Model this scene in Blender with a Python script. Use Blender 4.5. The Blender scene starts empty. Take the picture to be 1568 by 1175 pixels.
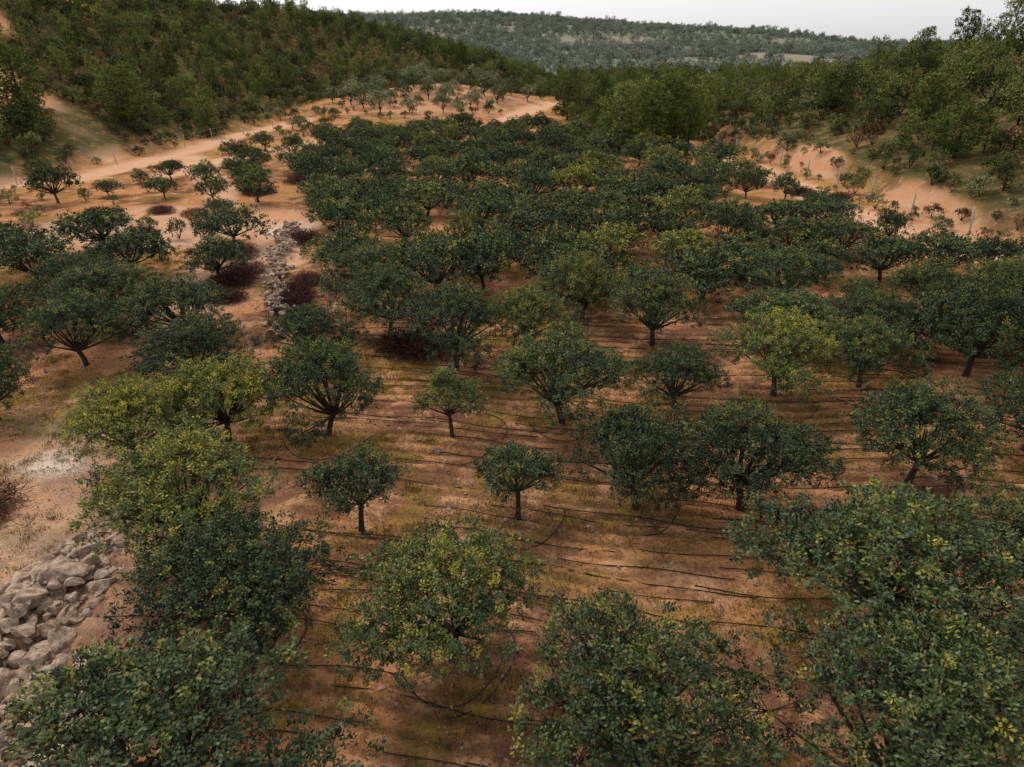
import bpy, math, numpy as np
from mathutils import Vector
R = math.radians
rng = np.random.default_rng(7)
scene = bpy.context.scene

# ------------------------------------------------------------------ noise / terrain
def vnoise(x, y, seed=0):
    x = np.asarray(x, float); y = np.asarray(y, float)
    xi = np.floor(x).astype(np.int64); yi = np.floor(y).astype(np.int64)
    fx = x - xi; fy = y - yi
    fx = fx*fx*(3-2*fx); fy = fy*fy*(3-2*fy)
    def h(a, b):
        n = (a*374761393 + b*668265263 + seed*974634777) & 0xffffffff
        n = ((n ^ (n >> 13)) * 1274126177) & 0xffffffff
        n = n ^ (n >> 16)
        return (n & 0xffff) / 65535.0
    return (h(xi, yi)*(1-fx)+h(xi+1, yi)*fx)*(1-fy) + (h(xi, yi+1)*(1-fx)+h(xi+1, yi+1)*fx)*fy
def fbm(x, y, seed=0, o=3):
    s = 0; a = .5; t = 0
    for i in range(o):
        s = s + a*vnoise(np.asarray(x)*2**i, np.asarray(y)*2**i, seed+i); t += a; a *= .5
    return s/t
def sstep(a, b, x):
    t = np.clip((x-a)/(b-a), 0, 1); return t*t*(3-2*t)

def foot_l(y): return np.interp(y, [0,60,80,105,125,150,165,180,200,215,230,300,400], [-46,-44,-42,-39,-38,-37,-33,-22,-5,5,12,20,10])
def foot_r(y): return np.interp(y, [0,38,60,95,130,180,230,400], [36,31,29.2,26.5,32,45,60,90])

def height(x, y):
    x = np.asarray(x, float); y = np.asarray(y, float)
    d = np.maximum(0, foot_l(y)-x + 3*(vnoise(x/12, y/12, 3)-.5))
    z = np.interp(y, [0,100,200,230,300,420,600], [26,30,21,18,11,4,0])*(1-np.exp(-(d/38)**1.5))
    z = z + .9*sstep(0, 2.5, d)*sstep(140, 100, y)
    dr = np.maximum(0, x-foot_r(y) + 3*(vnoise(x/9, y/9, 5)-.5))
    fr = np.interp(y, [0,80,115,200,300,600], [12,12,9,2.5,1,0])
    z = z + fr*(1-np.exp(-(dr/30)**1.5)) + 1.3*sstep(0, 2.6, dr)*sstep(150, 100, y)
    z = z + 4.2*np.exp(-((x+15)/20)**2 - ((y-150)/21)**2)
    A = np.interp(x, [-200,0,150,280,360,450,700], [41,37,26,18,10,7,8])
    z = z + A*sstep(250, 820, y) - np.maximum(0, y-850)*.12
    far = sstep(220, 380, y)
    z = z + far*(14*(fbm(x/110, y/85, 11)-.5) + 6*(fbm(x/40, y/40, 12)-.5))
    hill = np.clip(d/20, 0, 1) + np.clip(dr/20, 0, 1)
    z = z + np.clip(hill, 0, 1)*3.0*(fbm(x/16, y/16, 21)-.5)
    z = z + .35*(fbm(x/9, y/9, 31)-.5)
    return z

PATHS = [
 ([(-60,40),(-44,41),(-32,42.3),(-29.7,46.7),(-27.7,50.8),(-22.4,52),(-17,49),(-14.8,44),(-14,38)], 1.7),
 ([(-60,57),(-44.9,61.3),(-40.2,66.2),(-38.7,79),(-37.7,93.5),(-36.4,105),(-34,120)], 1.7),
 ([(-33,68),(-30,79),(-26.5,87.2),(-22.7,98.6),(-14,104),(-8.9,105),(-2.5,112),(1.9,128),(7,142),(14,150)], 1.8),
 ([(-22,52),(-25,60),(-31,70),(-36,80)], 1.2),
 ([(40,30),(30,37),(27.3,42.3),(26.2,46.7),(24.4,53),(25.5,62),(24.2,72),(22.3,83),(21.5,95)], 1.5),
 ([(-92,108),(-78,98),(-66,90),(-57,84),(-50,84),(-44,76)], 1.9),
]
def path_dist(x, y):
    best = np.full(np.shape(x), 1e3)
    for pl, w in PATHS:
        for (ax, ay), (bx, by) in zip(pl[:-1], pl[1:]):
            dx, dy = bx-ax, by-ay
            t = np.clip(((x-ax)*dx+(y-ay)*dy)/(dx*dx+dy*dy), 0, 1)
            best = np.minimum(best, np.hypot(x-ax-t*dx, y-ay-t*dy)/w)
    return best
BARE = [(-61,83,10,8),(-70,97,8,8),(-84,132,15,9),(-22,47,11,8),(30,50,2.6,8),(29.5,70,2.4,7),(-15,142,22,25),(-102,120,14,10),(60,230,10,8)]
def bare_mask(x, y):
    m = np.zeros(np.shape(x))
    for cx, cy, rx, ry in BARE:
        m = np.maximum(m, 1-np.hypot((x-cx)/rx, (y-cy)/ry))
    return sstep(0.0, .35, m + .35*(fbm(np.asarray(x)/4, np.asarray(y)/4, 77)-.5))

# ------------------------------------------------------------------ material helpers
def new_mat(name):
    m = bpy.data.materials.new(name); m.use_nodes = True
    nt = m.node_tree; nt.nodes.clear()
    return m, nt
def N(nt, t, **kw):
    n = nt.nodes.new(t)
    for k, v in kw.items(): setattr(n, k, v)
    return n
def math_n(nt, op, a, b=None, clamp=False):
    n = nt.nodes.new('ShaderNodeMath'); n.operation = op; n.use_clamp = clamp
    for i, v in enumerate((a, b)):
        if v is None: continue
        if isinstance(v, (int, float)): n.inputs[i].default_value = v
        else: nt.links.new(v, n.inputs[i])
    return n.outputs[0]
def mix_n(nt, f, a, b, blend='MIX'):
    n = nt.nodes.new('ShaderNodeMix'); n.data_type = 'RGBA'; n.blend_type = blend
    if isinstance(f, (int, float)): n.inputs[0].default_value = f
    else: nt.links.new(f, n.inputs[0])
    for i, v in ((6, a), (7, b)):
        if isinstance(v, tuple): n.inputs[i].default_value = (*v, 1)
        else: nt.links.new(v, n.inputs[i])
    return n.outputs[2]
def noise_n(nt, co, scale, detail=4, rough=.6, col=False):
    n = nt.nodes.new('ShaderNodeTexNoise'); n.inputs['Scale'].default_value = scale
    n.inputs['Detail'].default_value = detail; n.inputs['Roughness'].default_value = rough
    nt.links.new(co, n.inputs['Vector']); return n.outputs['Fac']
def ramp_n(nt, f, lo, hi):
    n = nt.nodes.new('ShaderNodeMapRange'); n.inputs[1].default_value = lo; n.inputs[2].default_value = hi
    n.interpolation_type = 'SMOOTHSTEP'
    nt.links.new(f, n.inputs[0]); return n.outputs[0]

def leaf_mat(name, dark, mid, light, mode='color', gloss=False, var=.35):
    m, nt = new_mat(name); L = nt.links.new
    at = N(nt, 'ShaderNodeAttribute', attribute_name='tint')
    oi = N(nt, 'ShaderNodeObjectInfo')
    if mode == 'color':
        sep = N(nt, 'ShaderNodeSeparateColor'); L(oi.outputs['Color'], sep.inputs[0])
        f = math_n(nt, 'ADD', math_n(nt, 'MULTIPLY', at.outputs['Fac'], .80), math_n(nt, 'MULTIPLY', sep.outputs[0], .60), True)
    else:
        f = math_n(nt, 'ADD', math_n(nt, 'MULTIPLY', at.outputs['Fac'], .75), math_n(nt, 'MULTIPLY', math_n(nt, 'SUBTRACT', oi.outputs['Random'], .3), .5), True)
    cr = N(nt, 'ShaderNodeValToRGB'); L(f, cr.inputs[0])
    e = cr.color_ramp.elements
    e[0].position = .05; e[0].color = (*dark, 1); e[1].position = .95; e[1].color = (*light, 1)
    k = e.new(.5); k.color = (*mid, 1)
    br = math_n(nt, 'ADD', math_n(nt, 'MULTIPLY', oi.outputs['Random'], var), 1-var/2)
    vm = N(nt, 'ShaderNodeVectorMath', operation='SCALE'); L(cr.outputs[0], vm.inputs[0]); L(br, vm.inputs['Scale'])
    o = N(nt, 'ShaderNodeOutputMaterial')
    p = N(nt, 'ShaderNodeBsdfDiffuse'); L(vm.outputs[0], p.inputs['Color'])
    if gloss:
        g_ = N(nt, 'ShaderNodeBsdfGlossy'); g_.inputs['Roughness'].default_value = .5; g_.inputs['Color'].default_value = (.9, .95, .8, 1)
        mx = N(nt, 'ShaderNodeMixShader'); mx.inputs[0].default_value = .025
        L(p.outputs[0], mx.inputs[1]); L(g_.outputs[0], mx.inputs[2]); L(mx.outputs[0], o.inputs[0])
    else: L(p.outputs[0], o.inputs[0])
    return m
def rough_mat(name, c1, c2, scale=6, bump=.3, rough=.95, bscale=None):
    m, nt = new_mat(name); L = nt.links.new
    tc = N(nt, 'ShaderNodeNewGeometry')
    n1 = noise_n(nt, tc.outputs['Position'], scale, 4, .65)
    col = mix_n(nt, ramp_n(nt, n1, .35, .65), c1, c2)
    p = N(nt, 'ShaderNodeBsdfPrincipled'); L(col, p.inputs['Base Color']); p.inputs['Roughness'].default_value = rough
    p.inputs['Specular IOR Level'].default_value = .15
    b = N(nt, 'ShaderNodeBump'); b.inputs['Strength'].default_value = bump; b.inputs['Distance'].default_value = .05
    L(noise_n(nt, tc.outputs['Position'], bscale or scale*3, 3), b.inputs['Height']); L(b.outputs[0], p.inputs['Normal'])
    o = N(nt, 'ShaderNodeOutputMaterial'); L(p.outputs[0], o.inputs[0])
    return m

M_bark = rough_mat('bark', (.035,.025,.02), (.08,.06,.046), 14, .6)
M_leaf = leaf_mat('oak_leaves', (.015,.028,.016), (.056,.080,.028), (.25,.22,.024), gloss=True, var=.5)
M_pine = leaf_mat('pine_needles', (.044,.064,.020), (.108,.132,.038), (.22,.23,.07), 'random')
M_hill = leaf_mat('hillside_foliage', (.044,.060,.026), (.108,.122,.048), (.21,.20,.085), 'random', var=.55)
M_brownleaf = leaf_mat('russet_foliage', (.07,.042,.024), (.18,.10,.055), (.27,.17,.09), 'random')
M_far_haze = leaf_mat('far_foliage_hazed', (.15,.175,.14), (.195,.225,.175), (.25,.275,.21), 'random', var=.3)  # paler greens: aerial haze painted into the distant leaf colour
M_farbrown_haze = leaf_mat('far_russet_foliage_hazed', (.18,.16,.12), (.23,.195,.15), (.28,.235,.18), 'random', var=.3)  # russet paled the same way, distance haze held in the colour
M_olive = leaf_mat('olive_leaves', (.065,.085,.042), (.17,.185,.10), (.32,.32,.19), 'random')
M_twig = leaf_mat('dry_twigs', (.035,.018,.015), (.08,.04,.033), (.15,.08,.06), 'random')
M_grass = leaf_mat('dry_grass', (.08,.065,.02), (.22,.15,.04), (.38,.27,.09), 'random', var=.5)
M_litter = leaf_mat('leaf_litter', (.05,.022,.013), (.13,.06,.03), (.36,.21,.11), 'random')
M_rock = rough_mat('limestone', (.19,.125,.088), (.42,.32,.245), 5, .8)
M_stone = rough_mat('field_stone', (.22,.13,.08), (.42,.28,.19), 9, .4)
M_hose = rough_mat('black_hose', (.012,.011,.011), (.024,.021,.02), 9, .1, .6)
M_post = rough_mat('fence_post_concrete', (.26,.24,.21), (.40,.37,.33), 9, .1)

# ------------------------------------------------------------------ mesh helpers
class Acc:
    def __init__(s): s.V=[]; s.F=[]; s.M=[]; s.T=[]; s.n=0
    def add(s, V, F, mat, tint):
        V = np.asarray(V, float); F = np.asarray(F, np.int64)
        s.V.append(V); s.F.append(F+s.n); s.M.append(np.full(len(F), mat)); 
        s.T.append(np.broadcast_to(np.asarray(tint, float), (len(V),)).copy()); s.n += len(V)
    def mesh(s, name, mats, smooth0=True):
        V=np.concatenate(s.V); F=np.concatenate(s.F); M=np.concatenate(s.M); T=np.concatenate(s.T)
        me = bpy.data.meshes.new(name)
        me.vertices.add(len(V)); me.vertices.foreach_set('co', V.astype(np.float32).ravel())
        me.loops.add(F.size); me.loops.foreach_set('vertex_index', F.astype(np.int32).ravel())
        me.polygons.add(len(F)); me.polygons.foreach_set('loop_start', (np.arange(len(F))*F.shape[1]).astype(np.int32))
        me.polygons.foreach_set('material_index', M.astype(np.int32))
        me.polygons.foreach_set('use_smooth', (M == 0) if smooth0 else np.zeros(len(F), bool))
        me.update(calc_edges=True)
        a = me.attributes.new('tint', 'FLOAT', 'POINT'); a.data.foreach_set('value', T.astype(np.float32))
        for m in mats: me.materials.append(m)
        return me
def norm(a): return a/np.maximum(np.linalg.norm(a, axis=-1, keepdims=True), 1e-9)
def leaves(acc, C, A, Nn, L, W, mat, tint):
    A = norm(A); S = norm(np.cross(A, Nn)); n = len(C)
    L = np.broadcast_to(L, (n,))[:, None]; W = np.broadcast_to(W, (n,))[:, None]
    V = np.stack([C, C+A*L*.55+S*W*.5, C+A*L, C+A*L*.55-S*W*.5], 1).reshape(-1, 3)
    acc.add(V, np.arange(4*n).reshape(-1, 4), mat, np.repeat(tint, 4))
def tube(acc, P, rad, sides=6, mat=0):
    P = np.asarray(P, float); n = len(P); T = norm(np.gradient(P, axis=0))
    ref = np.array([.31,.93,.2]); U = norm(np.cross(T, ref)); W = np.cross(T, U)
    a = np.linspace(0, 2*math.pi, sides, endpoint=False)
    V = P[:, None]+(U[:, None]*np.cos(a)[None, :, None]+W[:, None]*np.sin(a)[None, :, None])*np.asarray(rad)[:, None, None]
    F = []
    for i in range(n-1):
        for j in range(sides):
            k = (j+1) % sides; F.append((i*sides+j, i*sides+k, (i+1)*sides+k, (i+1)*sides+j))
    acc.add(V.reshape(-1, 3), F, mat, .3)
def bez(a, b, c, n=6):
    t = np.linspace(0, 1, n)[:, None]; return (1-t)**2*a+2*t*(1-t)*b+t*t*c

def oak(name, seed, D, H, nl, tips, lpt, L, mats, twigs=True, base=.24, thick=1.0, spread=.80):
    r = np.random.default_rng(seed); acc = Acc(); Rr = D/2
    lean = r.normal(0, .14, 2)
    fork = np.array([lean[0], lean[1], H*base])
    tube(acc, bez(np.array([0,0,-.25]), np.array([lean[0]*.1,lean[1]*.3,H*base*.5]), fork, 6), np.array([.15,.115,.10,.092,.09,.085])*thick*(D/4)**.5, 8)
    lobes = []
    for i in range(nl):
        ang = i*2.399+r.uniform(-.5, .5); rr = Rr*spread*math.sqrt((i+.4)/nl)*r.uniform(.80, 1.15)
        zz = H*(.34+.45*(1-(rr/Rr)**2)) + r.uniform(-.13, .12)*H
        lobes.append((np.array([rr*math.cos(ang), rr*math.sin(ang), zz]), Rr*r.uniform(.24, .40)))
    lobes.pop(r.integers(nl//2, nl))
    k = r.integers(nl//2, nl-1); lobes[k] = (lobes[k][0]*np.array([1.15,1.15,.95]), lobes[k][1])
    wts = np.array([l[1]**2 for l in lobes]); wts /= wts.sum()
    for (c, lr), wt in zip(lobes, wts):
        per = max(3, int(tips*wt))
        mid = fork*.45+c*.55; mid[2] = fork[2]+(c[2]-fork[2])*.35+.05; mid[:2] += r.normal(0, .12, 2)
        tube(acc, bez(fork, mid, c, 6), np.array([.06,.048,.038,.028,.02,.012])*thick*(D/4)**.5, 5)
        d = norm(r.normal(0, 1, (per, 3))+np.array([0,0,.30]))
        f = r.uniform(.40, 1.12, per)**.7
        P = c + d*lr*f[:, None]*np.array([1.12,1.12,.85])
        P[:, 2] = np.maximum(P[:, 2], H*(base-.02)+r.uniform(0, .25, per))
        if twigs:
            for q in P[::6]:
                tube(acc, bez(c, (c+q)/2+r.normal(0, .05, 3), q, 3), [.012,.008,.004], 3)
        out = norm(P-np.array([0,0,H*.40])) + d*.6 + np.array([0,0,.35])
        n = per*lpt
        C = np.repeat(P, lpt, 0)+r.normal(0, .05 if twigs else L*.45, (n, 3))
        A = norm(np.repeat(norm(out), lpt, 0)*.8+r.normal(0, .75, (n, 3)))
        Nn = norm(np.repeat(norm(out), lpt, 0)+r.normal(0, .35, (n, 3))+np.array([0,0,.45]))
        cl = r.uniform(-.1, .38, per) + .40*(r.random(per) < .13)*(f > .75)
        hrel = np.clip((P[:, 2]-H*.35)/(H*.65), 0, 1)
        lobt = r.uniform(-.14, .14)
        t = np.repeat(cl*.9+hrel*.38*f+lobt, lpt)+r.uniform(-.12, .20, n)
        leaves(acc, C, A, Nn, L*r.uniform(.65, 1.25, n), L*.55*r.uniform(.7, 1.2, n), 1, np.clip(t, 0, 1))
    return acc.mesh(name, mats)

def pine(name, seed, D, H, nl, tips, lpt, L, mats, wfac=.16, low=.15):
    r = np.random.default_rng(seed); acc = Acc(); Rr = D/2
    top = np.array([r.normal(0, .2), r.normal(0, .2), H*.95])
    tr = bez(np.array([0,0,-.4]), np.array([r.normal(0,.2), r.normal(0,.2), H*.5]), top, 8)
    tube(acc, tr, np.linspace(.13, .02, 8)*(H/5), 6)
    for i in range(nl):
        h = low+(1-low)*(i+.5)/nl
        prof = math.sin(math.pi*min(1, (1-h)/(1-low)*.8+.12))**.7
        ang = i*2.399+r.uniform(-.5, .5); rr = Rr*prof*r.uniform(.35, .8)
        c = np.array([rr*math.cos(ang), rr*math.sin(ang), h*H*.95]) + np.array([top[0]*h, top[1]*h, 0])
        lr = Rr*r.uniform(.28, .46)*(.6+.5*prof)
        s = np.array([top[0]*h*.8, top[1]*h*.8, max(.1, c[2]-rr*.6)])
        tube(acc, bez(s, (s+c)/2+np.array([0,0,-.1]), c, 4), [.04,.03,.02,.01], 4)
        per = max(3, tips//nl)
        d = norm(r.normal(0, 1, (per, 3))+np.array([0,0,.3])); f = r.uniform(.4, 1.08, per)
        P = c+d*lr*f[:, None]*np.array([1.1,1.1,.8]); n = per*lpt
        out = norm(d+np.array([0,0,.5]))
        C = np.repeat(P, lpt, 0)+r.normal(0, L*.35, (n, 3))
        A = norm(np.repeat(out, lpt, 0)+r.normal(0, .7, (n, 3)))
        Nn = norm(np.repeat(out, lpt, 0)+r.normal(0, .5, (n, 3))+np.array([0,0,.3]))
        t = np.repeat(r.uniform(0, .5, per)+.3*f*h, lpt)+r.uniform(-.05, .25, n)
        leaves(acc, C, A, Nn, L*r.uniform(.7, 1.3, n), L*wfac*r.uniform(.7, 1.3, n)*2, 1, np.clip(t, 0, 1))
    return acc.mesh(name, mats)

def put(name, me, x, y, s=1., sz=None, rz=0., col=None, dz=0.):
    o = bpy.data.objects.new(name, me); scene.collection.objects.link(o)
    o.location = (x, y, float(height(x, y))+dz); o.rotation_euler = (0, 0, rz)
    o.scale = (s, s, sz if sz else s)
    if col is not None: o.color = (col, 0, 0, 1)
    return o

# ------------------------------------------------------------------ GN scatter
def scatter(name, X, Y, S, I, meshes, dz=0., tilt=0.):
    col = bpy.data.collections.new(name+'_sources')
    for i, me in enumerate(meshes):
        o = bpy.data.objects.new('%s_src_%02d' % (name, i), me); col.objects.link(o)
    n = len(X); X=np.asarray(X); Y=np.asarray(Y)
    Zs = height(X, Y)+dz
    me = bpy.data.meshes.new(name); me.vertices.add(n)
    me.vertices.foreach_set('co', np.stack([X, Y, Zs], 1).astype(np.float32).ravel())
    r = np.random.default_rng(n)
    rot = np.stack([r.normal(0, 1, n)*tilt, r.normal(0, 1, n)*tilt, r.uniform(0, 6.28, n)], 1)
    a = me.attributes.new('rot', 'FLOAT_VECTOR', 'POINT'); a.data.foreach_set('vector', rot.astype(np.float32).ravel())
    a = me.attributes.new('scl', 'FLOAT_VECTOR', 'POINT')
    S3 = np.stack([S, S, np.asarray(S)*r.uniform(.8, 1.25, n)], 1)
    a.data.foreach_set('vector', S3.astype(np.float32).ravel())
    a = me.attributes.new('idx', 'INT', 'POINT'); a.data.foreach_set('value', np.asarray(I, np.int32))
    ob = bpy.data.objects.new(name, me); scene.collection.objects.link(ob)
    ng = bpy.data.node_groups.new(name, 'GeometryNodeTree')
    ng.interface.new_socket('Geometry', in_out='INPUT', socket_type='NodeSocketGeometry')
    ng.interface.new_socket('Geometry', in_out='OUTPUT', socket_type='NodeSocketGeometry')
    gi = ng.nodes.new('NodeGroupInput'); go = ng.nodes.new('NodeGroupOutput')
    ci = ng.nodes.new('GeometryNodeCollectionInfo'); ci.inputs['Collection'].default_value = col
    ci.inputs['Separate Children'].default_value = True; ci.inputs['Reset Children'].default_value = True
    ip = ng.nodes.new('GeometryNodeInstanceOnPoints'); ip.inputs['Pick Instance'].default_value = True
    def na(nm, dt):
        k = ng.nodes.new('GeometryNodeInputNamedAttribute'); k.data_type = dt; k.inputs['Name'].default_value = nm
        return [o for o in k.outputs if o.enabled and o.name == 'Attribute'][0]
    L = ng.links.new
    L(gi.outputs[0], ip.inputs['Points']); L(ci.outputs[0], ip.inputs['Instance'])
    L(na('idx', 'INT'), ip.inputs['Instance Index'])
    L(na('rot', 'FLOAT_VECTOR'), ip.inputs['Rotation']); L(na('scl', 'FLOAT_VECTOR'), ip.inputs['Scale'])
    L(ip.outputs[0], go.inputs[0])
    md = ob.modifiers.new('scatter', 'NODES'); md.node_group = ng
    return ob

# ------------------------------------------------------------------ terrain
def grow(start, step, fac, mx, end):
    out = [start]
    while out[-1] < end:
        step = min(step*fac, mx); out.append(out[-1]+step)
    return out[1:]
xs = list(np.arange(-24, 24.001, .13)); g = grow(24, .13, 1.045, 9, 1000)
xs = np.array([-v for v in g[::-1]] + xs + g)
ys = list(np.arange(-40, 4, 1.)) + list(np.arange(4, 30, .1)); ys = np.array(ys + grow(30, .1, 1.022, 8, 1500))
GX, GY = np.meshgrid(xs, ys)
GZ = height(GX, GY)
near = sstep(46, 30, GY)*sstep(32, 22, np.abs(GX))
field = sstep(-13.5, -8, GX + .1*(GY-14)*(GY > 14) )*sstep(120, 100, GY)
phase = GY + .13*GX + .35*np.sin(GX*.33) + .10*np.sin(GX*1.3+GY*.4)
fur = np.sin(phase*2*math.pi/.52)
furm = near*field*sstep(.30, .6, fbm(GX/5, GY/3, 41))
GZ = GZ + furm*.035*fur + near*.065*(fbm(GX/.35, GY/.35, 51, 3)-.5)*2
pd = path_dist(GX, GY)
pathm = sstep(1.5, .7, pd + .8*(fbm(GX/2, GY/2, 61)-.5))
GZ = GZ - .10*pathm
bare = bare_mask(GX, GY)
dl = foot_l(GY)-GX; drr = GX-foot_r(GY)
forest = np.maximum(sstep(0, 3, dl), sstep(.5, 3, drr)); forest = np.maximum(forest, sstep(160, 185, GY))
forest = np.maximum(forest, sstep(92, 100, GY)*sstep(10, 16, GX))
forest = forest*(1-bare)
far_hazem = sstep(230, 300, GY)
pale = np.zeros_like(GX)
for cx, cy, rx, ry in [(-13.4,17.0,1.5,.8),(-15.2,46.2,1.6,1.8),(-13,18.,4,3.0),(28,40,2,1.5),(-23,98,2,2),(-12,13,4.5,6),(-15.5,33,3,8),(-25,44,9,5)]:
    k = 1.0 if rx < 2.5 else .30
    pale = np.maximum(pale, k*np.clip(1.3-np.hypot((GX-cx)/rx, (GY-cy)/ry)+.9*(fbm(GX/.9, GY/.9, 71)-.5), 0, 1))
ny, nx = GX.shape
idx = np.arange(nx*ny).reshape(ny, nx)
F = np.stack([idx[:-1,:-1], idx[:-1,1:], idx[1:,1:], idx[1:,:-1]], -1).reshape(-1, 4)
acc = Acc(); acc.add(np.stack([GX, GY, GZ], -1).reshape(-1, 3), F, 0, 0)

m, nt = new_mat('red_earth_ground'); L = nt.links.new
geo = N(nt, 'ShaderNodeNewGeometry'); P = geo.outputs['Position']
def A_(nm): return N(nt, 'ShaderNodeAttribute', attribute_name=nm).outputs['Fac']
med = noise_n(nt, P, .9, 7, .66); fine = noise_n(nt, P, 9, 4, .7); vf = noise_n(nt, P, 36, 2, .7)
big = A_('big')
soil = mix_n(nt, ramp_n(nt, big, .42, .60), (.46,.205,.09), (.17,.078,.045))
soil = mix_n(nt, ramp_n(nt, med, .47, .62), soil, (.47,.25,.125))
soil = mix_n(nt, math_n(nt, 'MULTIPLY', ramp_n(nt, fine, .50, .62), .68), soil, (.10,.046,.028))
soil = mix_n(nt, math_n(nt, 'MULTIPLY', ramp_n(nt, vf, .58, .68), .5), soil, (.56,.37,.23))
gr = math_n(nt, 'MULTIPLY', A_('grass'), ramp_n(nt, med, .56, .42))
gcol = mix_n(nt, ramp_n(nt, fine, .4, .6), (.35,.21,.05), (.18,.14,.03))
soil = mix_n(nt, math_n(nt, 'MULTIPLY', gr, .8), soil, gcol)
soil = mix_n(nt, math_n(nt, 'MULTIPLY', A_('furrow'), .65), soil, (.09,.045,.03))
pcol = mix_n(nt, ramp_n(nt, med, .35, .7), (.62,.39,.26), (.52,.29,.165))
soil = mix_n(nt, math_n(nt, 'MULTIPLY', A_('path'), .85), soil, pcol)
soil = mix_n(nt, A_('bare'), soil, mix_n(nt, ramp_n(nt, med, .4, .62), (.50,.235,.12), (.45,.29,.18)))
pl = math_n(nt, 'MULTIPLY', A_('pale'), ramp_n(nt, fine, .30, .55))
soil = mix_n(nt, pl, soil, (.58,.48,.40))
fcol = mix_n(nt, ramp_n(nt, med, .48, .62), (.085,.080,.032), (.26,.145,.07))
fcol = mix_n(nt, ramp_n(nt, fine, .45, .6), fcol, (.05,.05,.022))
soil = mix_n(nt, A_('forest'), soil, fcol)
soil = mix_n(nt, A_('far_haze'), soil, mix_n(nt, ramp_n(nt, big, .60, .75), (.17,.19,.14), (.24,.21,.16)))  # far ground blended to a pale tone, haze painted into its colour
p = N(nt, 'ShaderNodeBsdfDiffuse'); L(soil, p.inputs['Color'])
b = N(nt, 'ShaderNodeBump'); b.inputs['Strength'].default_value = .9; b.inputs['Distance'].default_value = .09
L(fine, b.inputs['Height']); L(b.outputs[0], p.inputs['Normal'])
o = N(nt, 'ShaderNodeOutputMaterial'); L(p.outputs[0], o.inputs[0])
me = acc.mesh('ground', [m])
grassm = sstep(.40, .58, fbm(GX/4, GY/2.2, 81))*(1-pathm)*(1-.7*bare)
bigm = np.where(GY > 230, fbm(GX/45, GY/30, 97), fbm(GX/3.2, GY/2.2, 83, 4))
for nm, arr in dict(path=pathm, bare=bare*.9, forest=forest, grass=grassm, pale=pale, far_haze=far_hazem, big=bigm,
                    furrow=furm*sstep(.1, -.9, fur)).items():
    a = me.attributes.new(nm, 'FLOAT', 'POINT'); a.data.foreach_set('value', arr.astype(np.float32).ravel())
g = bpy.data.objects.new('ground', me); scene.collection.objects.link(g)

# ------------------------------------------------------------------ orchard trees
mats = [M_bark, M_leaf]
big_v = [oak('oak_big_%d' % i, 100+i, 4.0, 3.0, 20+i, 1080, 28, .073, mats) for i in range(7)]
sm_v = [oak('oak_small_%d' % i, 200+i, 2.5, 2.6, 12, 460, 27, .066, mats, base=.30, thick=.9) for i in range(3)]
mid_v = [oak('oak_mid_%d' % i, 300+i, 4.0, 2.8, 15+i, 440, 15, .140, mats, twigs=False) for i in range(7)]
HERO = [ # x, y, crown width, height, yellowness
 (-1.88,18.6,2.4,2.5,.26),(1.67,19.4,4.3,3.1,.10),(-5.85,18.7,3.7,3.0,-.05),(-3.8,13.8,2.6,2.6,.06),(.15,14.3,2.6,2.2,.0),
 (-5.4,10.3,4.0,2.8,.0),(-1.2,9.7,3.7,2.8,.36),(1.75,7.2,4.3,3.0,.16),(-4.9,6.4,5.1,3.1,.0),(6.0,6.8,4.6,3.2,.06),
 (7.3,10.2,5.4,3.5,.14),(11.3,11.2,3.4,2.8,.0),(3.3,14.8,3.7,3.0,-.05),(6.1,14.9,4.1,2.9,.0),(11.2,16.1,4.0,2.8,.02),
 (9.2,21.3,4.1,2.9,.50),(12.5,22,3.6,2.5,.18),(16.9,22.9,4.6,3.8,.12),(-10.9,16.9,3.6,2.6,.56),(-8.7,18.0,4.0,2.9,.56),
 (-7.6,12.9,4.4,3.1,.50),(5.5,20.4,3.3,2.1,-.05),(-2.1,23.6,4.5,3.1,.0),(.7,24.9,3.5,2.6,.32),(3.1,28.7,4.0,3.0,.45),
 (5.7,25.6,4.1,3.0,.12),(-1.4,33,4.0,3.0,-.05),(2.3,35.5,3.9,2.5,.15),(-5.2,27,4.1,2.8,.05),(-8.3,34.4,4.4,2.5,.08),
 (-16.9,41,4.2,2.4,-.05),(-15.4,34.6,3.6,2.1,-.05),(-19.9,35,4.3,2.6,.02),(-24.6,40,4.8,2.5,.10),(-24,33.2,4.3,2.6,.05),
 (-16.3,23.8,3.8,2.6,.0),(-17.5,27.7,4.9,2.7,.08),(-13.6,25.9,4.7,2.7,.04),(-11.2,22.2,4.2,2.6,.0),(-16.9,19.6,3.0,2.5,.05),
 (-21,26,3.8,2.6,.05),(-35.7,54.5,3.8,3.0,.05),(-20,54.5,3.6,2.6,.12),(-23.6,55,2.8,1.9,.12),(-26.8,61.3,3.0,2.0,.12),
 (-28,56,2.8,1.8,.1),(-31,64,2.9,1.9,.1),(-33,57,2.1,1.4,.1),(23.1,41.6,2.2,2.3,.1),(18.7,55.5,3.0,2.1,.05),
 (21.4,54.5,2.4,2.0,.05),(21.2,47.7,3.2,2.2,.0),(15.6,17.8,3.6,2.6,.08),(-27,29,4,2.8,.05),(-7.6,24.2,3.6,2.4,.0),
 (-22.5,60,3.4,2.2,.1),(-25,69,3.4,2.1,.1),(-28,74,3,2,.1),(-20.5,48,2.2,1.6,.1),(-20.5,30.7,3.9,2.5,.05),
 (-27,36.5,4.0,2.5,.05),(-23,22.5,3.6,2.8,.05),(-25,64,3,2,.1),(-24,79,3.2,2.1,.1),(-29,84,3,2,.1)]
placed = []
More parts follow.
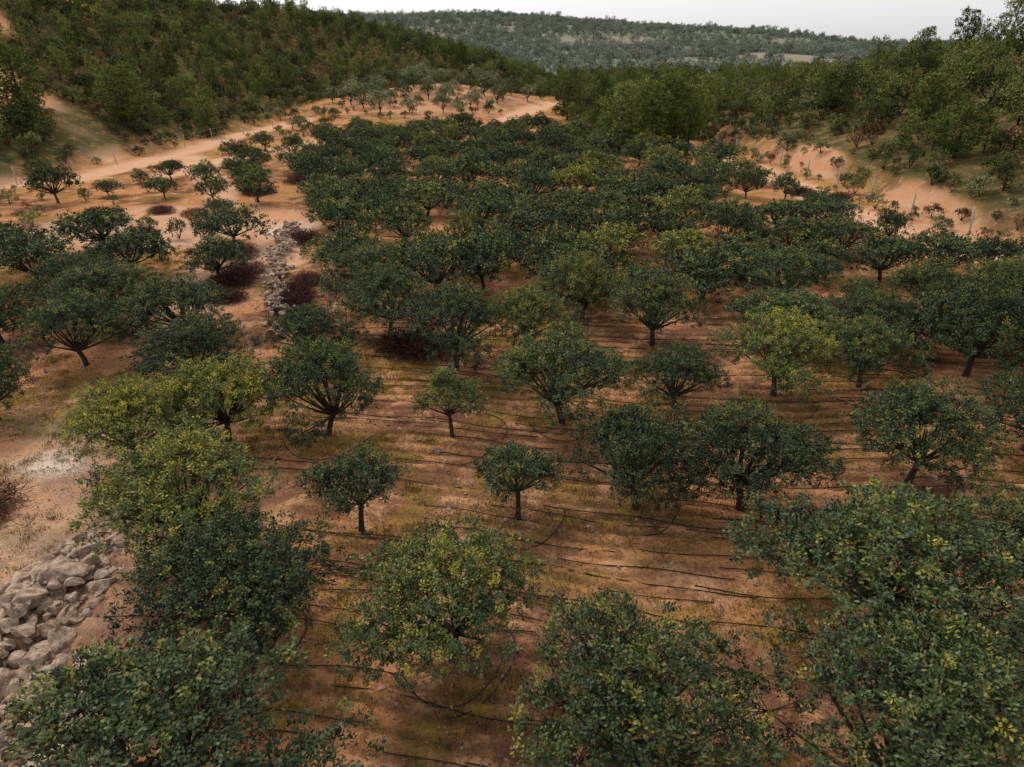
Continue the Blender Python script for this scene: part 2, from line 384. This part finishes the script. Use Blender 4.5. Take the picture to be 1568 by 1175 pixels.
def orchard(x, y, w, h, c):
    i = len(placed); rz = rng.uniform(0, 6.28)
    if y < 31:
        if w < 2.9: me = sm_v[i % 3]; s = w/2.6; sz = h/2.6
        else: me = big_v[i % 7]; s = w/4.1; sz = h/3.0
    else: me = mid_v[i % 7]; s = w/4.0; sz = h/2.8
    put('orchard_tree', me, x, y, s, sz, rz, max(c, 0)); placed.append((x, y))
for t in HERO: orchard(*t)
def xl(y): return np.interp(y, [22,30,38,46,56,66,74,90,112], [11,-7,-10,-13,-17,-20,-22,-24,-25])
def xr(y): return np.interp(y, [22,30,38,46,56,66,74,90,112], [31,31,27,22.5,20,20.5,17,11,5])
row = 26.5; ri = 0
while row < 101:
    x = xl(row)+rng.uniform(0, 2)
    while x < xr(row):
        yy = row - .05*x + .5*math.sin(x*.2+ri) + rng.normal(0, .28); xx = x+rng.normal(0, .3)
        ok = all((xx-a)**2+(yy-b)**2 > 2.6**2 for a, b in placed) and rng.random() > .025
        if ok and path_dist(np.array([xx]), np.array([yy]))[0] > 1.5:
            w = rng.uniform(3.7, 5.0) if rng.random() > .10 else rng.uniform(2.2, 3.2)
            yel = rng.uniform(.3, .55) if rng.random() < .10 else float(np.clip(rng.normal(.07, .10), 0, .3))
            orchard(xx, yy, w, rng.uniform(1.9, 2.8)*(.8+.05*w), yel)
        x += 3.3 if row < 60 else 2.85
    row += 4.6; ri += 1
for x, y in [(20.5,19),(-20,15),(16.5,12.5),(19,15.5),(24,25),(21,28)]:
    orchard(x, y, 3.6, 2.8, .12)
print('orchard trees', len(placed))
PL = np.array(placed)

# olive grove on the mound
olv = [oak('olive_%d' % i, 400+i, 4.0, 3.4, 10, 150, 12, .24, [M_bark, M_olive], twigs=False, base=.16) for i in range(3)]
k = 0
for j in range(9):
    for i in range(10):
        x = -36+i*4.6+rng.normal(0, .5)+j*.6; y = 118+j*5.4+rng.normal(0, .6)
        if path_dist(np.array([x]), np.array([y]))[0] < 1.5 or rng.random() < .12: continue
        if bare_mask(np.array([x]), np.array([y]))[0] < .3: continue
        s = rng.uniform(.7, 1.15); put('olive_tree', olv[k % 3], x, y, s, s, rng.uniform(0, 6)); k += 1

# ------------------------------------------------------------------ pines as individual trees
pn = [pine('pine_%d' % i, 500+i, 4.6, 7.0, 24, 420, 13, .30, [M_bark, M_pine]) for i in range(3)]
for i, (x, y, s, sz) in enumerate([(-52,78,1.25,.95),(-46,87,1.3,1.0),(-41,98,.8,.7),(-49,64,.8,.7),(-48,92,1.0,.8),
      (12.5,84,1.2,1.05),(15.5,80,1.15,.95),(18.5,82,1.3,1.1),(21.5,88,1.1,1.0),(16,89,1.2,1.1),(20,92,1.1,1.2),(24.5,95,1.1,1.1),(13,92,1.,.9),
      (9,120,1.,.9),(14,112,1.,1.),(19,104,1,1.1),(25,103,1.1,1.2),(66,111,.9,1.0),(71,109,.9,1.1),(63,116,.7,.8),(46,62,1.1,.8),(52,66,1.2,.9),(41,50,.9,.6),(58,82,1,.8),
      (-6,205,1.,.9),(-14,212,1.,.95),(22,120,1,.9),(30,112,1,.9),(36,58,1,.6),(40,70,1,.65),(37,84,1,.7)]):
    put('pine_tree', pn[i % 3], x, y, s, sz, i*1.7)

# ------------------------------------------------------------------ forest on the hills
def jgrid(x0, x1, y0, y1, sp):
    X, Y = np.meshgrid(np.arange(x0, x1, sp), np.arange(y0, y1, sp))
    X = X.ravel()+rng.uniform(-.5, .5, X.size)*sp; Y = Y.ravel()+rng.uniform(-.5, .5, Y.size)*sp
    return X, Y
hb = [oak('hill_bush_%d' % i, 600+i, 3.2, 2.5, 8, 95, 8, .27, [M_bark, M_hill], twigs=False, base=.08) for i in range(3)]
hp = [pine('hill_pine_%d' % i, 620+i, 2.9, 4.2, 12, 110, 9, .29, [M_bark, M_pine]) for i in range(3)]
hd = [oak('hill_dry_%d' % i, 640+i, 2.8, 2.2, 7, 75, 8, .24, [M_bark, M_brownleaf], twigs=False, base=.08) for i in range(2)]
X, Y = jgrid(-190, 150, 28, 285, 2.5)
dl = foot_l(Y)-X; dr = X-foot_r(Y)
inf = (dl > .3) | (dr > .8) | ((Y > 174) & (X > -20)) | ((Y > 96) & (X > 9) & (dr <= 4.5)) | ((Y > 120) & (X > 12))
keep = inf & (np.abs(X) < .90*Y+6) & ((bare_mask(X, Y) < .35) | (rng.random(len(X)) < .18)) & (path_dist(X, Y) > 1.5)
keep &= (fbm(X/9, Y/9, 91) > .20); keep &= rng.random(len(X)) < .93
X = X[keep]; Y = Y[keep]; n = len(X)
S = rng.uniform(.55, 1.15, n)*(.72+.5*fbm(X/14, Y/14, 93))
edge = np.minimum(np.where(foot_l(Y)-X > 0, foot_l(Y)-X, 99), np.where(X-foot_r(Y) > 0, X-foot_r(Y), 99)); S *= np.interp(edge, [0, 7], [.6, 1])
S *= np.where(bare_mask(X, Y) > .35, .6, 1)
q = rng.random(n) + .6*(fbm(X/20, Y/20, 95)-.5)
I = np.where(q < .5, rng.integers(0, 3, n), np.where(q < .88, rng.integers(3, 6, n), rng.integers(6, 8, n)))
I = np.where((edge < 4) & (I >= 3) & (I < 6), rng.integers(0, 3, n), I)
scatter('hillside_forest', X, Y, S, I, hb+hp+hd, dz=-.1, tilt=.05)
print('hill', n)
fb = [oak('far_bush_%d' % i, 700+i, 5.0, 3.4, 7, 42, 7, .65, [M_bark, M_far_haze], twigs=False, base=.1) for i in range(3)]
fb += [pine('far_pine_0', 711, 4.0, 5.0, 8, 44, 7, .7, [M_bark, M_far_haze])]
fb += [oak('far_dry_0', 712, 4.5, 3.2, 7, 36, 7, .6, [M_bark, M_farbrown_haze], twigs=False, base=.1)]
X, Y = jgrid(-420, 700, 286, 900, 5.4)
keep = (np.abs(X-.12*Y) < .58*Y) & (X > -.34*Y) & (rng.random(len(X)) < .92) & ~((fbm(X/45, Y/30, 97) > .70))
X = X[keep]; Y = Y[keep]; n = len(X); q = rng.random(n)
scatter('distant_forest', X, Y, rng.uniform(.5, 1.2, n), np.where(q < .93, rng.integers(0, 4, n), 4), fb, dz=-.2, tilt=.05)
print('far', n)

# ------------------------------------------------------------------ rocks
def rock_geo(r, sub=2):
    import bmesh
    bm = bmesh.new(); bmesh.ops.create_icosphere(bm, subdivisions=sub, radius=1)
    V = np.array([v.co[:] for v in bm.verts]); F = np.array([[v.index for v in f.verts] for f in bm.faces]); bm.free()
    for _ in range(14):
        d = norm(r.normal(0, 1, 3)); h = r.uniform(.35, .75); k = V@d
        V = V - np.maximum(0, k-h)[:, None]*d
    V = V*(1+r.normal(0, .05, (len(V), 1)))*r.uniform(.7, 1.3, 3)
    return V, F
def rot3(r):
    a = r.normal(0, 1, (3, 3)); q_, _ = np.linalg.qr(a); return q_
def rocks_obj(name, P, S, mat, seed):
    r = np.random.default_rng(seed); acc = Acc(); base = [rock_geo(r) for _ in range(9)]
    for (x, y, z), s in zip(P, S):
        V, F = base[r.integers(9)]; V = (V@rot3(r).T)*np.array([1, 1, .75])*s
        acc.add(V+np.array([x, y, z]), F, 0, .5)
    me = acc.mesh(name, [mat], smooth0=False); o = bpy.data.objects.new(name, me); scene.collection.objects.link(o)
def pile(name, cx, cy, rx, ry, n, smin, smax, hgt, seed, mat):
    r = np.random.default_rng(seed); a = r.uniform(0, 6.28, n); q = np.sqrt(r.random(n))*r.uniform(.85, 1.2, n)
    x = cx+rx*q*np.cos(a); y = cy+ry*q*np.sin(a); z = height(x, y)+hgt*np.maximum(0, 1-q)*r.uniform(.2, 1, n)-.03
    S = np.clip(np.exp(r.normal(math.log((smin*smax)**.5), .5, n)), smin*.6, smax*1.2)
    rocks_obj(name, np.stack([x, y, z], 1), S, mat, seed)
pile('rock_pile', -10.3, 10.6, 1.1, 3.2, 420, .06, .38, .6, 1, M_rock)
pile('rock_pile', -9.0, 8.0, 1.2, 1.9, 300, .06, .38, .5, 2, M_rock)
pile('rock_pile', 28, 40.5, 1.6, 1.0, 60, .12, .4, .6, 3, M_rock)
pile('rock_pile', -22.6, 98.5, 2.0, 1.4, 50, .15, .5, .7, 4, M_rock)
r = np.random.default_rng(9); t = r.random(560)
wx = np.interp(t, [0,.5,1], [-15.2,-12.6,-9.6])+r.normal(0, .28, 560)+.3*np.sin(t*30); wy = np.interp(t, [0,.5,1], [46.5,35,26.6])+r.normal(0, .2, 560)
rocks_obj('dry_stone_wall', np.stack([wx, wy, height(wx, wy)+np.maximum(0, .45-np.abs(r.normal(0, .2, 560)))], 1), r.uniform(.06, .24, 560), M_rock, 10)

acc = Acc(); V, F = rock_geo(np.random.default_rng(5), 1); acc.add(V, F, 0, .5); s1 = acc.mesh('stone_a', [M_stone], False)
acc = Acc(); V, F = rock_geo(np.random.default_rng(6), 1); acc.add(V, F, 0, .5); s2 = acc.mesh('stone_b', [M_rock], False)
n = 12000; X = rng.uniform(-22, 22, n); Y = 5+30*rng.random(n)**1.3
nt_ = PL[PL[:, 1] < 36]; kk = rng.integers(0, len(nt_), 5500); a = rng.uniform(0, 6.28, 5500); q = np.abs(rng.normal(0, .75, 5500))+.15
X = np.concatenate([X, nt_[kk, 0]+q*np.cos(a)]); Y = np.concatenate([Y, nt_[kk, 1]+q*np.sin(a)])
S = np.exp(rng.normal(-3.6, .55, len(X))); S = np.clip(S, .01, .14)
scatter('field_stones', X, Y, S, (rng.random(len(X)) < .4).astype(int), [s1, s2], tilt=.4)

# leaf litter
n = 60000; X = rng.uniform(-24, 24, n); Y = 5+30*rng.random(n)**1.3
kk = rng.integers(0, len(nt_), 60000); a = rng.uniform(0, 6.28, 60000); q = 2.0*np.sqrt(rng.random(60000))
X = np.concatenate([X, nt_[kk, 0]+q*np.cos(a)]); Y = np.concatenate([Y, nt_[kk, 1]+q*np.sin(a)]); n = len(X)
ka = fbm(X/1.5, Y/1.5, 99) > .42; X = X[ka]; Y = Y[ka]; n = len(X)
acc = Acc(); C = np.stack([X, Y, height(X, Y)+.03+rng.uniform(0, .03, n)], 1)
A = rng.normal(0, 1, (n, 3))*np.array([1, 1, .2]); Nn = np.array([[0, 0, 1.]])+rng.normal(0, .3, (n, 3))
leaves(acc, C, A, Nn, rng.uniform(.03, .08, n), rng.uniform(.015, .04, n), 0, rng.random(n))
o = bpy.data.objects.new('fallen_leaves', acc.mesh('fallen_leaves', [M_litter], False)); scene.collection.objects.link(o)

# grass tufts
def tuft(name, seed, mat, nb, hgt, spread, w):
    r = np.random.default_rng(seed); acc = Acc()
    C = np.stack([r.normal(0, spread, nb), r.normal(0, spread, nb), np.zeros(nb)], 1)
    A = np.stack([r.normal(0, .6, nb), r.normal(0, .6, nb), np.ones(nb)], 1)
    leaves(acc, C, A, r.normal(0, 1, (nb, 3)), hgt*r.uniform(.5, 1.2, nb), w, 0, r.random(nb))
    return acc.mesh(name, [mat], False)
tf = [tuft('tuft_%d' % i, 800+i, M_grass, 50, .10, .13, .012) for i in range(3)]
n = 24000; X = rng.uniform(-26, 26, n); Y = 5+38*rng.random(n)**1.2
ka = (fbm(X/4, Y/2.2, 81) > .48) & (path_dist(X, Y) > 1.1); X = X[ka]; Y = Y[ka]
scatter('dry_grass', X, Y, rng.uniform(.4, 1.3, len(X)), rng.integers(0, 3, len(X)), tf)

def brush(name, seed):
    r = np.random.default_rng(seed); acc = Acc(); n = 2600
    d = norm(r.normal(0, 1, (n, 3))); d[:, 2] = np.abs(d[:, 2]); f = r.random(n)**.6
    C = d*f[:, None]*np.array([1., 1., .55]); A = d*.5+r.normal(0, .8, (n, 3)); 
    leaves(acc, C, A, r.normal(0, 1, (n, 3)), r.uniform(.15, .45, n), .022, 0, r.random(n)*.7+.3*f)
    return acc.mesh(name, [M_twig], False)
bv = [brush('brush_%d' % i, 900+i) for i in range(2)]
for i, (x, y, s) in enumerate([(-14.4,35.6,1.3),(-14.3,33.6,1.2),(-10.7,31.8,1.2),(-10.2,30.0,1.1),(-13.6,31.2,.9),(-4.2,25.6,1.4),(-3.4,25.0,1.1),(-14.2,14.6,1.2),
      (-13.9,13.9,.9),(-16,39.0,1.2),(-28,47,1.4),(-30,50,1.2),(-24,44,1.0),(-21,58,1.3),(-19,63,1.4),(-26,51,1.),(24,58,1.2),(26,55,1.),(-13.0,42.5,1.2),(-23,50,1.),(-10.6,34,.9)]):
    put('brushwood_heap', bv[i % 2], x, y, s, s*rng.uniform(.7, 1), i*2.1)
X, Y = jgrid(-44, -14, 38, 125, 2.6); ka = (X < xl(Y)-2.2) & (X > foot_l(Y)-1) & (path_dist(X, Y) > 1.35) & (rng.random(len(X)) < .6)
X2, Y2 = jgrid(18, 36, 36, 100, 1.8); kb = (X2 > xr(Y2)+2.) & (X2 < foot_r(Y2)+4) & (path_dist(X2, Y2) > 1.3) & (rng.random(len(X2)) < .65)
X3, Y3 = jgrid(-60, 12, 102, 172, 3.4); kc = (X3 > foot_l(Y3)-1) & (path_dist(X3, Y3) > 1.4) & (rng.random(len(X3)) < .55)
X4, Y4 = jgrid(-72, -38, 48, 112, 1.7); kd = (X4 < foot_l(Y4)) & (X4 > foot_l(Y4)-22) & (path_dist(X4, Y4) > 1.25) & (rng.random(len(X4)) < np.where(bare_mask(X4, Y4) > .4, .2, .7))
X = np.concatenate([X[ka], X2[kb], X3[kc], X4[kd]]); Y = np.concatenate([Y[ka], Y2[kb], Y3[kc], Y4[kd]]); n = len(X)
scatter('margin_shrubs', X, Y, rng.uniform(.15, .52, n)*np.where(Y > 101, 1.35, 1), np.where(rng.random(n) < .70, rng.integers(0, 3, n), rng.integers(3, 5, n)), hb+hd, dz=-.05)

# ------------------------------------------------------------------ irrigation hoses
cu = bpy.data.curves.new('irrigation_hoses', 'CURVE'); cu.dimensions = '3D'; cu.bevel_depth = .0125; cu.bevel_resolution = 1
def spl(pts):
    s = cu.splines.new('POLY'); s.points.add(len(pts)-1)
    pts = np.array(pts); z = height(pts[:, 0], pts[:, 1])+.035
    for p_, (x, y), zz in zip(s.points, pts, z): p_.co = (x, y, zz, 1)
yy = 5.0
while yy < 30:
    for (a, b_) in [(-7, -3), (-3, 1), (1, 5), (5, 9), (9, 13), (13, 18)]:
        if rng.random() < .55:
            x = np.arange(a+rng.uniform(-2, 1), b_+rng.uniform(-1, 2), .25)
            y = yy-.13*x-.35*np.sin(x*.33)+.05*np.sin(x*2+yy*3)+.06*np.sin(x*.9+a+yy*7)+rng.normal(0, .05)
            spl(np.stack([x, y], 1))
    yy += rng.uniform(.28, .65)
for x, y, w, h, c in HERO:
    if y < 24 and x > -7:
        for _ in range(2 if rng.random() < .35 else 1):
            R0 = rng.uniform(1.0, 1.7); a0 = rng.uniform(3.0, 5.0); a = np.linspace(a0, a0+rng.uniform(1.5, 3.6), 28)
            rr = R0*(1+.08*np.sin(a*3)); spl(np.stack([x+rr*np.cos(a), y+rr*np.sin(a)], 1))
cu.materials.append(M_hose)
o = bpy.data.objects.new('irrigation_hoses', cu); scene.collection.objects.link(o)

# ------------------------------------------------------------------ fences
def fence(name, pl, sp=5.5, hgt=1.8, k=1.):
    acc = Acc(); pts = []; 
    pl = np.array(pl, float); seg = np.hypot(*np.diff(pl, axis=0).T); cs = np.concatenate([[0], np.cumsum(seg)])
    for s in np.arange(0, cs[-1], sp): pts.append((np.interp(s, cs, pl[:, 0]), np.interp(s, cs, pl[:, 1])))
    tops = []
    for x, y in pts:
        z = float(height(x, y)); lx, ly = rng.normal(0, .07, 2); h = hgt*rng.uniform(.85, 1.05)
        tube(acc, [(x, y, z-.3), (x+lx*.5, y+ly*.5, z+h*.5), (x+lx, y+ly, z+h), (x+lx, y+ly, z+h+.02)], [.06*k, .06*k, .055*k, .01], 6)
        tops.append((x+lx, y+ly, z+h))
    tops = np.array(tops)
    for dz in (.1, .7, 1.3):
        tube(acc, tops-np.array([0, 0, dz]), np.full(len(tops), .006), 3)
    o = bpy.data.objects.new(name, acc.mesh(name, [M_post])); scene.collection.objects.link(o)
fence('wire_fence', [(34,34),(30,42),(28.6,50),(28,62),(26.6,75),(25,88),(23.5,100)])
fence('wire_fence', [(-50,60),(-42.5,62.5),(-40.8,78),(-38.6,95),(-34,108),(-28,112),(-16,113),(-6,116)], sp=6.5, hgt=1.5, k=.85)

# ------------------------------------------------------------------ light, sky, camera
w = bpy.data.worlds.new('World'); scene.world = w; w.use_nodes = True; nt = w.node_tree; nt.nodes.clear()
sk = nt.nodes.new('ShaderNodeTexSky'); sk.sky_type = 'NISHITA'; sk.sun_disc = False
sk.sun_elevation = R(52); sk.sun_rotation = R(-40); sk.dust_density = 3.0; sk.air_density = 1.0; sk.ozone_density = 1.0
hs = nt.nodes.new('ShaderNodeHueSaturation'); hs.inputs['Saturation'].default_value = .10; hs.inputs['Value'].default_value = 1.75
mxw = nt.nodes.new('ShaderNodeMix'); mxw.data_type = 'RGBA'; mxw.inputs[0].default_value = .65; mxw.inputs[7].default_value = (6.1, 6.0, 6.05, 1)
bg = nt.nodes.new('ShaderNodeBackground'); bg.inputs['Strength'].default_value = .15
out = nt.nodes.new('ShaderNodeOutputWorld')
nt.links.new(sk.outputs[0], hs.inputs['Color']); nt.links.new(hs.outputs[0], mxw.inputs[6]); nt.links.new(mxw.outputs[2], bg.inputs['Color']); nt.links.new(bg.outputs[0], out.inputs[0])
sl = bpy.data.lights.new('sun', 'SUN'); sl.energy = 2.0; sl.angle = R(13); sl.color = (1, .90, .76)
so = bpy.data.objects.new('sun', sl); so.rotation_euler = (R(38), 0, R(220)); scene.collection.objects.link(so)
scene.view_settings.view_transform = 'Standard'; scene.view_settings.look = 'None'; scene.view_settings.exposure = 0
cd = bpy.data.cameras.new('camera'); cd.lens = 24; cd.sensor_width = 36; cd.clip_end = 5000; cd.clip_start = .1
co = bpy.data.objects.new('camera', cd); co.location = (0, 0, 11); co.rotation_euler = (R(63.7), 0, 0)
scene.collection.objects.link(co); scene.camera = co
